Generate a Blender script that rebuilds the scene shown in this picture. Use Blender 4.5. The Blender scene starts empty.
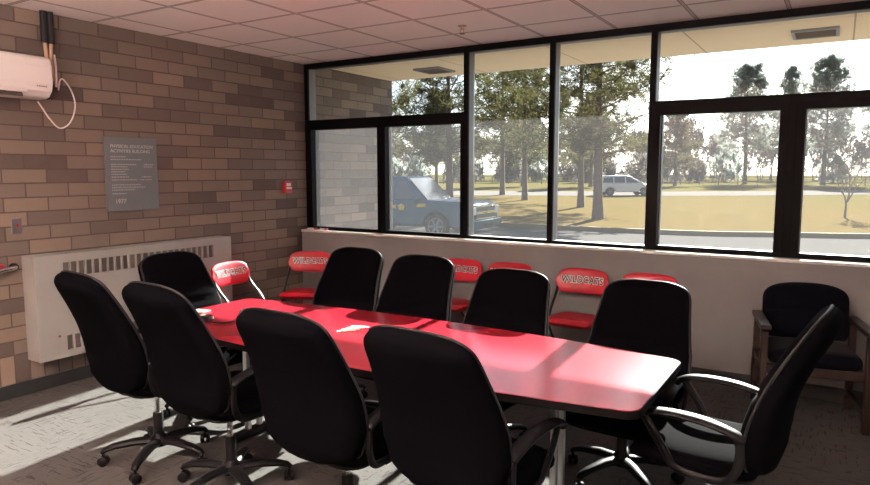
import bpy, math, random
import numpy as np
from mathutils import Vector, Matrix, Euler

scene = bpy.context.scene
COL = scene.collection
PI = math.pi
R = math.radians


# ------------------------------------------------------------------ mesh helpers
class MB:
    def __init__(self):
        self.v, self.f, self.m = [], [], []

    def add(self, vs, fs, mi=0):
        n = len(self.v)
        self.v += [tuple(v) for v in vs]
        self.f += [tuple(i + n for i in f) for f in fs]
        self.m += [mi] * len(fs)
        return self

    def box(self, c, s, rot=None, mi=0):
        x, y, z = s[0] / 2, s[1] / 2, s[2] / 2
        vs = [Vector((a, b, d)) for a in (-x, x) for b in (-y, y) for d in (-z, z)]
        if rot is not None:
            e = Euler(rot).to_matrix()
            vs = [e @ v for v in vs]
        vs = [v + Vector(c) for v in vs]
        fs = [(0, 1, 3, 2), (4, 6, 7, 5), (0, 4, 5, 1), (2, 3, 7, 6), (0, 2, 6, 4), (1, 5, 7, 3)]
        return self.add(vs, fs, mi)

    def bb(self, x0, x1, y0, y1, z0, z1, mi=0):
        return self.box(((x0 + x1) / 2, (y0 + y1) / 2, (z0 + z1) / 2), (abs(x1 - x0), abs(y1 - y0), abs(z1 - z0)), None, mi)

    def tube(self, path, rx, ry=None, n=10, side=None, caps=True, closed=False, mi=0):
        P = [Vector(p) for p in path]
        k = len(P)
        rx = list(rx) if hasattr(rx, '__len__') else [rx] * k
        ry = rx if ry is None else (list(ry) if hasattr(ry, '__len__') else [ry] * k)
        vs, prev = [], None
        for i in range(k):
            a = P[(i - 1) % k] if (closed or i > 0) else P[i]
            b = P[(i + 1) % k] if (closed or i < k - 1) else P[i]
            t = (b - a).normalized()
            if side is not None:
                s = Vector(side)
            elif prev is not None:
                s = prev
            else:
                s = Vector((0, 0, 1)) if abs(t.z) < .9 else Vector((1, 0, 0))
            s = (s - t * s.dot(t))
            s = s.normalized() if s.length > 1e-6 else t.orthogonal().normalized()
            prev = s
            w = t.cross(s)
            for j in range(n):
                an = 2 * PI * j / n
                vs.append(P[i] + s * (math.cos(an) * rx[i]) + w * (math.sin(an) * ry[i]))
        fs = []
        for i in range(k if closed else k - 1):
            o, o2 = i * n, ((i + 1) % k) * n
            for j in range(n):
                j2 = (j + 1) % n
                fs.append((o + j, o + j2, o2 + j2, o2 + j))
        if caps and not closed:
            fs.append(tuple(range(n - 1, -1, -1)))
            fs.append(tuple((k - 1) * n + j for j in range(n)))
        return self.add(vs, fs, mi)

    def lathe(self, prof, c=(0, 0, 0), axis='z', n=20, mi=0):
        vs, fs = [], []
        for r, h in prof:
            for j in range(n):
                a = 2 * PI * j / n
                x, y = r * math.cos(a), r * math.sin(a)
                p = {'z': (x, y, h), 'x': (h, x, y), 'y': (y, h, x)}[axis]
                vs.append((p[0] + c[0], p[1] + c[1], p[2] + c[2]))
        for i in range(len(prof) - 1):
            for j in range(n):
                j2 = (j + 1) % n
                fs.append((i * n + j, i * n + j2, (i + 1) * n + j2, (i + 1) * n + j))
        fs.append(tuple(range(n - 1, -1, -1)))
        fs.append(tuple((len(prof) - 1) * n + j for j in range(n)))
        return self.add(vs, fs, mi)

    def prism(self, pts, a0, a1, plane='xz', mi=0):
        """outline in a plane, extruded along the third axis from a0 to a1"""
        def P(p, a):
            return {'xz': (p[0], a, p[1]), 'xy': (p[0], p[1], a), 'yz': (a, p[0], p[1])}[plane]
        n = len(pts)
        vs = [P(p, a0) for p in pts] + [P(p, a1) for p in pts]
        fs = [tuple(range(n - 1, -1, -1)), tuple(range(n, 2 * n))]
        for i in range(n):
            j = (i + 1) % n
            fs.append((i, j, n + j, n + i))
        return self.add(vs, fs, mi)

    def loft(self, rings, caps=True, mi=0):
        n = len(rings[0])
        vs = [p for r in rings for p in r]
        fs = []
        for i in range(len(rings) - 1):
            for j in range(n):
                j2 = (j + 1) % n
                fs.append((i * n + j, i * n + j2, (i + 1) * n + j2, (i + 1) * n + j))
        if caps:
            fs.append(tuple(range(n - 1, -1, -1)))
            fs.append(tuple((len(rings) - 1) * n + j for j in range(n)))
        return self.add(vs, fs, mi)

    def build(self, name, mats, parent=None, smooth=False, bevel=0, seg=2, loc=None, rotz=0, fix=True):
        me = bpy.data.meshes.new(name)
        me.from_pydata(self.v, [], self.f)
        if fix:
            import bmesh
            bm = bmesh.new()
            bm.from_mesh(me)
            bmesh.ops.recalc_face_normals(bm, faces=bm.faces)
            bm.to_mesh(me)
            bm.free()
        for m in (mats if isinstance(mats, (list, tuple)) else [mats]):
            me.materials.append(m)
        if any(self.m):
            me.polygons.foreach_set('material_index', self.m)
        if smooth:
            me.polygons.foreach_set('use_smooth', [True] * len(me.polygons))
            if smooth == 'auto':
                me.set_sharp_from_angle(angle=R(40))
        me.update()
        o = bpy.data.objects.new(name, me)
        COL.objects.link(o)
        if parent is not None:
            o.parent = parent
        if loc is not None:
            o.location = loc
        o.rotation_euler.z = rotz
        if bevel:
            b = o.modifiers.new('bevel', 'BEVEL')
            b.width, b.segments, b.limit_method = bevel, seg, 'ANGLE'
            b.angle_limit = R(40)
        return o


def tag(o, label=None, cat=None, group=None, kind=None):
    if label: o['label'] = label
    if cat: o['category'] = cat
    if group: o['group'] = group
    if kind: o['kind'] = kind
    return o


def struct(o):
    o['kind'] = 'structure'
    return o


def thing(name, label, cat, loc=(0, 0, 0), rotz=0, group=None):
    o = bpy.data.objects.new(name, None)
    o.empty_display_size = .1
    COL.objects.link(o)
    o.location = loc
    o.rotation_euler.z = rotz
    return tag(o, label, cat, group)


KIDS = {}


def copy_tree(o, parent=None):
    c = o.copy()
    COL.objects.link(c)
    if parent is not None:
        c.parent = parent
    for ch in list(o.children):
        copy_tree(ch, c)
    return c


def rrect(w, h, r, n=6):
    pts = []
    for cx, cy, a0 in ((w / 2 - r, h / 2 - r, 0), (-w / 2 + r, h / 2 - r, 90), (-w / 2 + r, -h / 2 + r, 180), (w / 2 - r, -h / 2 + r, 270)):
        for i in range(n + 1):
            a = R(a0 + 90 * i / n)
            pts.append((cx + r * math.cos(a), cy + r * math.sin(a)))
    return pts


def catmull(pts, sub=6):
    P = [Vector(p) for p in pts]
    out = []
    for i in range(len(P) - 1):
        p0, p1, p2, p3 = P[max(i - 1, 0)], P[i], P[i + 1], P[min(i + 2, len(P) - 1)]
        for k in range(sub):
            t = k / sub
            out.append(.5 * ((2 * p1) + (-p0 + p2) * t + (2 * p0 - 5 * p1 + 4 * p2 - p3) * t * t + (-p0 + 3 * p1 - 3 * p2 + p3) * t ** 3))
    out.append(P[-1])
    return out


# ------------------------------------------------------------------ materials
class NT:
    def __init__(self, name):
        self.mat = bpy.data.materials.new(name)
        self.mat.use_nodes = True
        self.t = self.mat.node_tree
        self.t.nodes.clear()
        self.out = self.t.nodes.new('ShaderNodeOutputMaterial')

    def n(self, typ, **kw):
        nd = self.t.nodes.new(typ)
        for k, v in kw.items():
            setattr(nd, k, v)
        return nd

    def link(self, a, b):
        self.t.links.new(a, b)

    def setin(self, sock, v):
        if isinstance(v, bpy.types.NodeSocket):
            self.link(v, sock)
        else:
            sock.default_value = v

    def math(self, op, a, b=None, c=None):
        nd = self.n('ShaderNodeMath', operation=op)
        self.setin(nd.inputs[0], a)
        if b is not None: self.setin(nd.inputs[1], b)
        if c is not None: self.setin(nd.inputs[2], c)
        return nd.outputs[0]

    def obj(self):
        return self.n('ShaderNodeTexCoord').outputs['Object']

    def xyz(self, vec):
        s = self.n('ShaderNodeSeparateXYZ')
        self.link(vec, s.inputs[0])
        return s.outputs

    def vec(self, x, y, z=0.0):
        c = self.n('ShaderNodeCombineXYZ')
        for i, v in enumerate((x, y, z)):
            self.setin(c.inputs[i], v)
        return c.outputs[0]

    def noise(self, vec, scale=5, detail=3, rough=.5):
        nd = self.n('ShaderNodeTexNoise')
        if vec is not None: self.link(vec, nd.inputs['Vector'])
        nd.inputs['Scale'].default_value = scale
        nd.inputs['Detail'].default_value = detail
        nd.inputs['Roughness'].default_value = rough
        return nd.outputs['Fac']

    def ramp(self, fac, stops, interp='LINEAR'):
        nd = self.n('ShaderNodeValToRGB')
        nd.color_ramp.interpolation = interp
        els = nd.color_ramp.elements
        while len(els) < len(stops): els.new(.5)
        for e, (p, c) in zip(els, stops):
            e.position = p
            e.color = (*c, 1) if len(c) == 3 else c
        self.link(fac, nd.inputs[0])
        return nd.outputs[0]

    def mix(self, fac, a, b, blend='MIX'):
        nd = self.n('ShaderNodeMix', data_type='RGBA', blend_type=blend)
        self.setin(nd.inputs[0], fac)
        for s, v in ((nd.inputs[6], a), (nd.inputs[7], b)):
            if isinstance(v, bpy.types.NodeSocket): self.link(v, s)
            else: s.default_value = (*v, 1) if len(v) == 3 else v
        return nd.outputs[2]

    def bsdf(self, color, rough=.6, metal=0, spec=.5, bump=None, bstr=.3, bdist=.01, **extra):
        b = self.n('ShaderNodeBsdfPrincipled')
        if isinstance(color, bpy.types.NodeSocket): self.link(color, b.inputs['Base Color'])
        else: b.inputs['Base Color'].default_value = (*color, 1)
        self.setin(b.inputs['Roughness'], rough)
        b.inputs['Metallic'].default_value = metal
        b.inputs['Specular IOR Level'].default_value = spec
        for k, v in extra.items():
            b.inputs[k.replace('_', ' ')].default_value = v
        if bump is not None:
            bp = self.n('ShaderNodeBump')
            bp.inputs['Strength'].default_value = bstr
            bp.inputs['Distance'].default_value = bdist
            self.link(bump, bp.inputs['Height'])
            self.link(bp.outputs[0], b.inputs['Normal'])
        self.link(b.outputs[0], self.out.inputs[0])
        return self.mat


def plain(name, color, rough=.6, metal=0, spec=.5, var=.08, scale=30, **extra):
    """a solid colour with a faint procedural mottling"""
    m = NT(name)
    f = m.noise(m.obj(), scale, 3)
    a = tuple(max(0, c * (1 - var)) for c in color)
    b = tuple(min(1, c * (1 + var)) for c in color)
    return m.bsdf(m.mix(f, a, b), rough, metal, spec, **extra)


def mat_brick():
    m = NT('brick')
    x, y, z = m.xyz(m.obj())
    H_, L_ = .1016, .305
    zz = m.math('SUBTRACT', z, .305)
    row = m.math('FLOOR', m.math('DIVIDE', zz, H_))
    par = m.math('FLOORED_MODULO', row, 2.0)
    u = m.math('ADD', m.math('DIVIDE', m.math('ADD', y, x), L_), m.math('MULTIPLY', par, .5))
    col = m.math('FLOOR', u)
    fu = m.math('MULTIPLY', m.math('SUBTRACT', u, col), L_)
    fv = m.math('SUBTRACT', zz, m.math('MULTIPLY', row, H_))
    # soldier course standing on the floor line
    u2 = m.math('DIVIDE', m.math('ADD', y, x), .1016)
    col2 = m.math('FLOOR', u2)
    fu2 = m.math('MULTIPLY', m.math('SUBTRACT', u2, col2), .1016)
    low = m.math('LESS_THAN', z, .305)

    def sel(a, b):   # a where low else b
        return m.math('ADD', m.math('MULTIPLY', a, low), m.math('MULTIPLY', b, m.math('SUBTRACT', 1.0, low)))
    cid = sel(m.math('ADD', col2, 371.0), col)
    rid = sel(-7.0, row)
    wn = m.n('ShaderNodeTexWhiteNoise', noise_dimensions='2D')
    m.link(m.vec(cid, rid), wn.inputs['Vector'])
    rnd = wn.outputs['Value']
    du = sel(m.math('MINIMUM', fu2, m.math('SUBTRACT', .1016, fu2)), m.math('MINIMUM', fu, m.math('SUBTRACT', L_, fu)))
    dv = sel(m.math('SUBTRACT', .305, z), m.math('MINIMUM', fv, m.math('SUBTRACT', H_, fv)))
    d = m.math('MINIMUM', du, m.math('ABSOLUTE', dv))
    mort = m.math('LESS_THAN', d, .0045)
    base = m.ramp(rnd, [(0, (0.0729, 0.0637, 0.0596)), (.12, (0.1067, 0.0905, 0.0836)), (.26, (0.1698, 0.1404, 0.1208)), (.42, (0.2445, 0.1921, 0.1571)), (.56, (0.1992, 0.1622, 0.1412)),
                        (.70, (0.2904, 0.2270, 0.1726)), (.82, (0.2330, 0.1847, 0.1485)), (.90, (0.1202, 0.1062, 0.1005)), (1, (0.2480, 0.1998, 0.1636))])
    mott = m.noise(m.obj(), 9, 4, .6)
    fine = m.noise(m.obj(), 90, 2, .6)
    c = m.mix(m.math('MULTIPLY', mott, .45), base, (.17, .135, .11))
    c = m.mix(m.math('MULTIPLY', fine, .25), c, (.19, .13, .10))
    c = m.mix(mort, c, (.10, .08, .068))
    hgt = m.math('ADD', m.math('MINIMUM', m.math('MULTIPLY', d, 120), 1.0), m.math('MULTIPLY', fine, .25))
    return m.bsdf(c, .85, 0, .3, hgt, .5, .006)


def mat_carpet():
    m = NT('carpet')
    o = m.obj()
    x, y, z = m.xyz(o)
    wv = m.noise(o, 160, 2, .7)
    big = m.noise(o, 7.0, 5, .7)
    n1 = m.noise(m.vec(m.math('MULTIPLY', x, 7.0), m.math('MULTIPLY', y, 60.0)), 1.0, 2, .6)
    n2 = m.noise(m.vec(m.math('MULTIPLY', x, 60.0), m.math('MULTIPLY', y, 7.0), 4.0), 1.0, 2, .6)
    gate = m.noise(o, 3.1, 2)
    d1 = m.math('MULTIPLY', m.math('GREATER_THAN', n1, .60), m.math('GREATER_THAN', gate, .48))
    d2 = m.math('MULTIPLY', m.math('GREATER_THAN', n2, .60), m.math('LESS_THAN', gate, .54))
    dd = m.math('MAXIMUM', d1, d2)
    c = m.mix(big, (0.0762, 0.0739, 0.0693), (0.1086, 0.1063, 0.1007))
    c = m.mix(m.math('MULTIPLY', wv, .5), c, (0.0601, 0.0577, 0.0554))
    c = m.mix(m.math('MULTIPLY', dd, .55), c, (0.0254, 0.0162, 0.0157))
    return m.bsdf(c, .95, 0, .1, wv, .6, .004)


def mat_ceiling():
    m = NT('ceiling_tile')
    o = m.obj()
    x, y, z = m.xyz(o)

    def grid(c, off, pitch=.61):
        q = m.math('DIVIDE', m.math('SUBTRACT', c, off), pitch)
        f = m.math('SUBTRACT', q, m.math('FLOOR', q))
        return m.math('MULTIPLY', m.math('MINIMUM', f, m.math('SUBTRACT', 1.0, f)), pitch)
    d = m.math('MINIMUM', grid(x, .30), grid(y, -.50))
    bar = m.math('LESS_THAN', d, .0105)
    edge = m.math('LESS_THAN', m.math('ABSOLUTE', m.math('SUBTRACT', d, .0125)), .003)
    sp = m.noise(o, 150, 3, .7)
    fleck = m.math('GREATER_THAN', sp, .63)
    c = m.mix(m.math('MULTIPLY', fleck, .3), (.88, .845, .80), (.60, .57, .53))
    c = m.mix(bar, c, (.56, .52, .47))
    c = m.mix(edge, c, (.26, .23, .21))
    return m.bsdf(c, .9, 0, .2, sp, .25, .003)


def mat_soffit():
    m = NT('soffit_plaster')
    o = m.obj()
    x, y, z = m.xyz(o)
    q = m.math('DIVIDE', m.math('SUBTRACT', x, 3.77), 1.2)
    f = m.math('SUBTRACT', q, m.math('FLOOR', q))
    d = m.math('MULTIPLY', m.math('MINIMUM', f, m.math('SUBTRACT', 1.0, f)), 1.2)
    ln = m.math('LESS_THAN', d, .006)
    c = m.mix(m.noise(o, 3, 3), (.80, .64, .43), (.85, .69, .48))
    c = m.mix(ln, c, (.40, .31, .21))
    return m.bsdf(c, .9, 0, .2)


def mat_glass(dust, name='window_glass'):
    m = NT(name)
    tr = m.n('ShaderNodeBsdfTransparent')
    tr.inputs[0].default_value = (.94, .955, .95, 1)
    gl = m.n('ShaderNodeBsdfGlossy')
    gl.inputs['Roughness'].default_value = .02
    fr = m.n('ShaderNodeFresnel')
    fr.inputs['IOR'].default_value = 1.27
    m1 = m.n('ShaderNodeMixShader')
    m.link(fr.outputs[0], m1.inputs[0]); m.link(tr.outputs[0], m1.inputs[1]); m.link(gl.outputs[0], m1.inputs[2])
    tl = m.n('ShaderNodeBsdfTranslucent')
    tl.inputs[0].default_value = (.88, .9, .95, 1)
    x, y, z = m.xyz(m.obj())
    sm = m.noise(m.vec(m.math('MULTIPLY', x, 3.0), y, m.math('MULTIPLY', z, 1.2)), 3.0, 4, .6)
    fac = m.math('MULTIPLY', m.math('ADD', m.math('MULTIPLY', sm, .5), .75), dust)
    m2 = m.n('ShaderNodeMixShader')
    m.link(fac, m2.inputs[0]); m.link(m1.outputs[0], m2.inputs[1]); m.link(tl.outputs[0], m2.inputs[2])
    m.link(m2.outputs[0], m.out.inputs[0])
    return m.mat


def mat_fabric(name, color, sheen=.25):
    m = NT(name)
    o = m.obj()
    w = m.noise(o, 260, 2, .7)
    c = m.mix(w, tuple(v * .7 for v in color), tuple(v * 1.35 for v in color))
    return m.bsdf(c, .95, 0, .02, w, .25, .002, Sheen_Weight=sheen, Sheen_Roughness=.45)


def mat_foliage(name, ca, cb, trans=.35):
    m = NT(name)
    f = m.noise(m.obj(), 1.6, 3)
    c = m.mix(f, ca, cb)
    d = m.n('ShaderNodeBsdfDiffuse'); t = m.n('ShaderNodeBsdfTranslucent')
    m.link(c, d.inputs[0]); m.link(c, t.inputs[0])
    s = m.n('ShaderNodeMixShader'); s.inputs[0].default_value = trans
    m.link(d.outputs[0], s.inputs[1]); m.link(t.outputs[0], s.inputs[2])
    m.link(s.outputs[0], m.out.inputs[0])
    return m.mat


def mat_wood(name, a, b):
    m = NT(name)
    o = m.obj()
    x, y, z = m.xyz(o)
    g = m.noise(m.vec(m.math('MULTIPLY', x, 8.0), m.math('MULTIPLY', y, 8.0), m.math('MULTIPLY', z, 1.2)), 6, 4, .6)
    return m.bsdf(m.mix(g, a, b), .42, 0, .45)


def mat_lawn():
    m = NT('dry_lawn')
    o = m.obj()
    big = m.noise(o, .12, 4, .6)
    mid = m.noise(o, 1.3, 4, .65)
    fine = m.noise(o, 22, 2, .7)
    x, y, z = m.xyz(o)
    far = m.n('ShaderNodeMapRange'); m.link(y, far.inputs[0])
    far.inputs[1].default_value = 24; far.inputs[2].default_value = 75
    c = m.mix(mid, (0.1085, 0.0806, 0.0322), (0.1395, 0.1066, 0.0484))
    g = m.mix(mid, (0.0837, 0.0868, 0.0310), (0.1116, 0.1023, 0.0403))
    k = m.math('MINIMUM', m.math('MAXIMUM', m.math('ADD', m.math('MULTIPLY', far.outputs[0], .8), m.math('MULTIPLY', m.math('SUBTRACT', big, .5), 2.2)), 0.0), 1.0)
    c = m.mix(k, c, g)
    c = m.mix(m.math('MULTIPLY', fine, .35), c, (0.0775, 0.0558, 0.0248))
    return m.bsdf(c, 1.0, 0, 0)


def mat_asphalt():
    m = NT('asphalt')
    o = m.obj()
    fine = m.noise(o, 28, 3, .75)
    big = m.noise(o, .7, 4, .6)
    c = m.mix(fine, (0.0744, 0.0713, 0.0682), (0.1426, 0.1376, 0.1302))
    c = m.mix(m.math('MULTIPLY', big, .4), c, (0.0930, 0.0899, 0.0868))
    return m.bsdf(c, 1.0, 0, 0)


M = dict(
    brick=mat_brick(), carpet=mat_carpet(), ceiling=mat_ceiling(), soffit=mat_soffit(),
    glass=mat_glass(.0065), glass_low=mat_glass(.008, 'window_glass_dusty'),
    paint=plain('wall_paint', (.225, .225, .225), .8, var=.03, scale=8),
    back_tint=plain('back_wall_tint', (.62, .42, .38), .85, var=.03, scale=5),  # unseen wall, its pink made up to tint the bounced light
    sill=plain('sill_stone', (.66, .65, .63), .45, var=.05),
    black_frame=plain('black_anodised', (.004, .004, .005), .5, 0, .08),
    alu=plain('mill_aluminium', (.24, .25, .265), .5, .3),
    base=plain('vinyl_base', (.03, .034, .034), .5),
    fabric=mat_fabric('black_fabric', (.0022, .0022, .003), .0),
    fabric_head=mat_fabric('charcoal_fabric', (.028, .029, .036), .4),
    welt=plain('black_welt', (.012, .012, .013), .5, 0, .3),
    guest_fabric=mat_fabric('dark_guest_fabric', (.0045, .005, .008), .05),
    plastic=plain('black_plastic', (.007, .007, .008), .40, 0, .15),
    arm=plain('black_polyurethane', (.007, .007, .008), .42, 0, .15),
    chrome=plain('chrome', (.72, .72, .74), .18, 1.0, var=.02),
    red_lam=plain('red_laminate', (.30, .014, .028), .20, 0, .4, var=.04, scale=4),
    edge=plain('black_edge', (.005, .005, .005), .7, 0, .06),
    red_vinyl=plain('red_vinyl', (.52, .012, .030), .36, 0, .5, var=.05),
    tube=plain('black_tube', (.015, .015, .016), .3, 0, .5),
    white_ink=plain('white_ink', (.78, .77, .76), .6, var=.02),
    black_ink=plain('black_ink', (.02, .02, .022), .6),
    beige=plain('beige_enamel', (.32, .32, .30), .45, var=.03, scale=6),
    slot=plain('dark_slot', (.12, .105, .09), .7),
    white_plastic=plain('white_plastic', (.80, .76, .74), .35, var=.02),
    slate=plain('grey_plaque', (.15, .17, .185), .5, var=.08, scale=14),
    letter=plain('plaque_letter', (.45, .45, .44), .45),
    wood=mat_wood('walnut_wood', (.020, .010, .007), (.038, .020, .013)),
    tan_pipe=plain('tan_pipe', (.52, .36, .23), .55),
    foam=plain('black_foam', (.01, .01, .011), .7),
    red_plastic=plain('red_plastic', (.50, .03, .035), .4),
    paper=plain('white_paper', (.86, .84, .78), .7, var=.03),
    steel=plain('brushed_steel', (.62, .62, .62), .3, 1.0),
    lawn=mat_lawn(), asphalt=mat_asphalt(),
    curb=plain('worn_yellow_curb', (0.1674, 0.1240, 0.0558), .85, var=.2, scale=3),
    concrete=plain('pale_concrete', (0.1550, 0.1457, 0.1333), 1.0, 0, 0, var=.08, scale=2),
    bark=plain('pine_bark', (0.1240, 0.0930, 0.0744), .95, var=.35, scale=6),
    twig=plain('grey_twig', (0.1860, 0.1720, 0.1674), .95, var=.2, scale=1.5),
    needle=mat_foliage('pine_needles', (0.0465, 0.0527, 0.0198), (0.1178, 0.1116, 0.0496), .45),
    needle_haze=mat_foliage('far_pine_needles', (.19, .225, .20), (.27, .30, .26), .55),  # paler than the near needles: distance haze put into the colour
    shrub=mat_foliage('dormant_shrub', (0.1395, 0.1255, 0.1116), (0.1860, 0.1767, 0.1535), .35),
    car_blue=plain('dark_teal_paint', (.016, .085, .135), .25, .3, .6, var=.05, scale=2),
    car_silver=plain('silver_paint', (.55, .56, .58), .3, .4, .6, var=.03),
    car_glass=plain('car_glass', (.06, .075, .085), .08, 0, .7),
    rubber=plain('tyre_rubber', (.03, .03, .03), .8),
    gold=plain('yellow_decal', (.75, .50, .05), .5),
    head_glass=plain('lamp_lens', (.75, .76, .75), .15),
    tail=plain('tail_lamp', (.45, .03, .03), .3),
    vent=plain('vent_metal', (.20, .16, .12), .6),
)

# ------------------------------------------------------------------ room shell
RX, RY, H = 5.62, -7.6, 2.743
struct(MB().bb(-.2, RX + .2, RY - .2, .13, -.5, 0).build('floor', M['carpet']))
struct(MB().bb(-.2, RX + .2, RY - .2, .13, H, H + .12).build('ceiling', M['ceiling']))
struct(MB().bb(-.3, 0, RY - .2, 1.62, -.5, H + .12).build('wall_left', M['brick']))
struct(MB().bb(RX, RX + .2, RY - .2, .13, 0, H).build('wall_right', M['paint']))
struct(MB().bb(0, RX, RY - .2, RY, 0, H).build('wall_back', M['back_tint']))
struct(MB().bb(0, RX, -.083, .13, 0, .962).build('wall_front', M['paint']))
struct(MB().bb(0, .012, RY, -.083, 0, .10).build('baseboard_left', M['base'], bevel=.003))
struct(MB().bb(.012, RX, -.095, -.083, 0, .10).build('baseboard_front', M['base'], bevel=.003))
struct(MB().bb(0, RX, -.098, .15, .962, .985).build('trim_1', M['sill'], bevel=.004))

# roof overhang outside with two vents let into it
struct(MB().bb(-.3, 12, .13, 1.6, 2.75, 3.05).build('roof_overhang', M['soffit']))
struct(MB().bb(RX, 12, .0, .13, -.5, 2.75).build('wall_outer', M['brick']))


def soffit_vent(x, y, label):
    t = thing('soffit_vent', label, 'vent', (x, y, 2.75), 0, 'vents in the roof overhang')
    fr = MB()
    for a in ((-.17, .17, -.18, -.155), (-.17, .17, .155, .18), (-.17, -.145, -.155, .155), (.145, .17, -.155, .155)):
        fr.bb(*a, -.02, 0)
    fr.build('frame', M['alu'], t)
    lv = MB()
    for k in range(9):
        lv.box((0, -.135 + k * .034, -.008), (.29, .026, .004), (R(30), 0, 0))
    lv.build('louvers', M['vent'], t)
    MB().bb(-.145, .145, -.155, .155, -.0015, 0).build('backing', M['slot'], t)


soffit_vent(4.70, 1.02, 'rectangular louvred vent in the tan roof overhang above the right window')
soffit_vent(.97, 1.08, 'small dark vent in the tan roof overhang near the brick corner')


# ------------------------------------------------------------------ windows
def member(parent, name, x0, x1, z0, z1, y_front=0.0, body=True):
    o = MB().bb(x0, x1, y_front, .028, z0, z1).build(name, M['black_frame'], parent, bevel=.002)
    if body:
        i = .004
        if x1 - x0 > z1 - z0:
            MB().bb(x0, x1, .028, .135, z0 + i, z1 - i).build('reveal', M['alu'], o)
        else:
            MB().bb(x0 + i, x1 - i, .028, .135, z0, z1).build('reveal', M['alu'], o)
    return o


def sash(parent, x0, x1, z0, z1, sl, sr, zt, zb):
    """an awning sash of black stiles and rails with its own pane"""
    mb = MB()
    mb.bb(x0, x0 + sl, -.004, .06, z0, z1); mb.bb(x1 - sr, x1, -.004, .06, z0, z1)
    mb.bb(x0 + sl, x1 - sr, -.004, .06, z1 - zt, z1); mb.bb(x0 + sl, x1 - sr, -.004, .06, z0, z0 + zb)
    s = mb.build('sash', M['black_frame'], parent)
    b = MB()
    b.bb(x0 + sl - .004, x0 + sl + .006, .06, .105, z0 + zb, z1 - zt); b.bb(x1 - sr - .006, x1 - sr + .004, .06, .105, z0 + zb, z1 - zt)
    b.build('glazing_bead', M['alu'], s)
    MB().bb(x0 + sl, x1 - sr, .085, .089, z0 + zb, z1 - zt).build('glass_pane', M['glass_low'], s)


def window(n):
    w = bpy.data.objects.new('window_%d' % n, None)
    COL.objects.link(w)
    return struct(w)


MU = .024
ZB, ZH = .985, H
XM = (1.975, 2.810, 3.648)
GY = .115


def full_pane(w, x0, x1, z0, z1):
    MB().bb(x0, x1, GY, GY + .004, z0, z1).build('glass_pane', M['glass'], w)


w1 = window(1)
member(w1, 'jamb', 0, .046, ZB, ZH)
member(w1, 'mullion', XM[0] - MU, XM[0] + MU, ZB, ZH)
member(w1, 'head_rail', .046, XM[0] - MU, ZH - .055, ZH)
member(w1, 'transom', .046, XM[0] - MU, 2.10, 2.152)
member(w1, 'middle_mullion', .99, 1.034, ZB, 2.10)
member(w1, 'bottom_rail', .046, XM[0] - MU, ZB, ZB + .012)
sash(w1, .046, .99, ZB + .012, 2.10, .042, .028, .052, .022)
sash(w1, 1.034, XM[0] - MU, ZB + .012, 2.10, .028, .030, .052, .022)
full_pane(w1, .046, XM[0] - MU, 2.152, ZH - .055)
for n, (a, b) in ((2, (XM[0], XM[1])), (3, (XM[1], XM[2]))):
    w = window(n)
    member(w, 'mullion', b - MU, b + MU, ZB, ZH)
    member(w, 'head_rail', a + MU, b - MU, ZH - .055, ZH)
    member(w, 'bottom_rail', a + MU, b - MU, ZB, ZB + .026)
    full_pane(w, a + MU, b - MU, ZB + .026, ZH - .055)
w4 = window(4)
a, b = XM[2] + MU, RX - .046
member(w4, 'jamb', b, RX, ZB, ZH)
member(w4, 'head_rail', a, b, ZH - .055, ZH)
member(w4, 'transom', a, b, 2.10, 2.155)
member(w4, 'middle_mullion', 4.605, 4.657, ZB, 2.10)
member(w4, 'bottom_rail', a, b, ZB, ZB + .012)
sash(w4, a, 4.605, ZB + .012, 2.10, .044, .055, .055, .026)
sash(w4, 4.657, b, ZB + .012, 2.10, .055, .045, .055, .026)
full_pane(w4, a, b, 2.155, ZH - .055)

# ------------------------------------------------------------------ fittings on the brick wall
# wall heater
t = thing('wall_heater', 'long beige enamel wall heater cabinet with slotted grilles on the brick wall', 'heater', (0, -2.085, .25))
L2, D, HH = .875, .17, .76
slots = [-.675 + .0590 * k for k in range(23)]
fr = MB()
fr.bb(0, D - .02, -L2, L2, 0, HH)                          # body behind the front sheet
fr.build('body', M['beige'], t, bevel=.006)
sh = MB()
z_lo, z_lo2, z_hi, z_hi2 = .05, .16, .59, .70
xs = (D - .02, D)
sh.bb(*xs, -L2, L2, 0, z_lo); sh.bb(*xs, -L2, L2, z_lo2, z_hi); sh.bb(*xs, -L2, L2, z_hi2, HH)
for za, zb in ((z_lo, z_lo2), (z_hi, z_hi2)):
    sh.bb(*xs, -L2, slots[0], za, zb); sh.bb(*xs, slots[-1] + .046, L2, za, zb)
    for k in range(len(slots) - 1):
        sh.bb(*xs, slots[k] + .046, slots[k + 1], za, zb)
sh.build('front_panel', M['beige'], t)
for za, zb in ((z_lo, z_lo2), (z_hi, z_hi2)):
    MB().bb(D - .0205, D - .017, slots[0], slots[-1] + .046, za, zb).build('grille', M['slot'], t)
MB().lathe([(.009, D), (.009, D + .006)], (0, -.73, .165), 'x', 12).build('lock_knob', M['slot'], t)

# plaque with raised lettering
def text_mesh(s, size, extr=.0015, off=0.0, align='LEFT', shear=0.0, spacing=1.0):
    cu = bpy.data.curves.new('txt', 'FONT')
    cu.body, cu.size, cu.extrude, cu.offset = s, size, extr, off
    cu.align_x, cu.align_y = align, 'CENTER'
    cu.space_character = spacing
    cu.resolution_u = 3
    o = bpy.data.objects.new('txt', cu)
    COL.objects.link(o)
    bpy.context.view_layer.update()
    me = bpy.data.meshes.new_from_object(o.evaluated_get(bpy.context.evaluated_depsgraph_get()))
    vs = [tuple(v.co) for v in me.vertices]
    fs = [tuple(p.vertices) for p in me.polygons]
    bpy.data.objects.remove(o)
    bpy.data.curves.remove(cu)
    bpy.data.meshes.remove(me)
    return vs, fs


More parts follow.
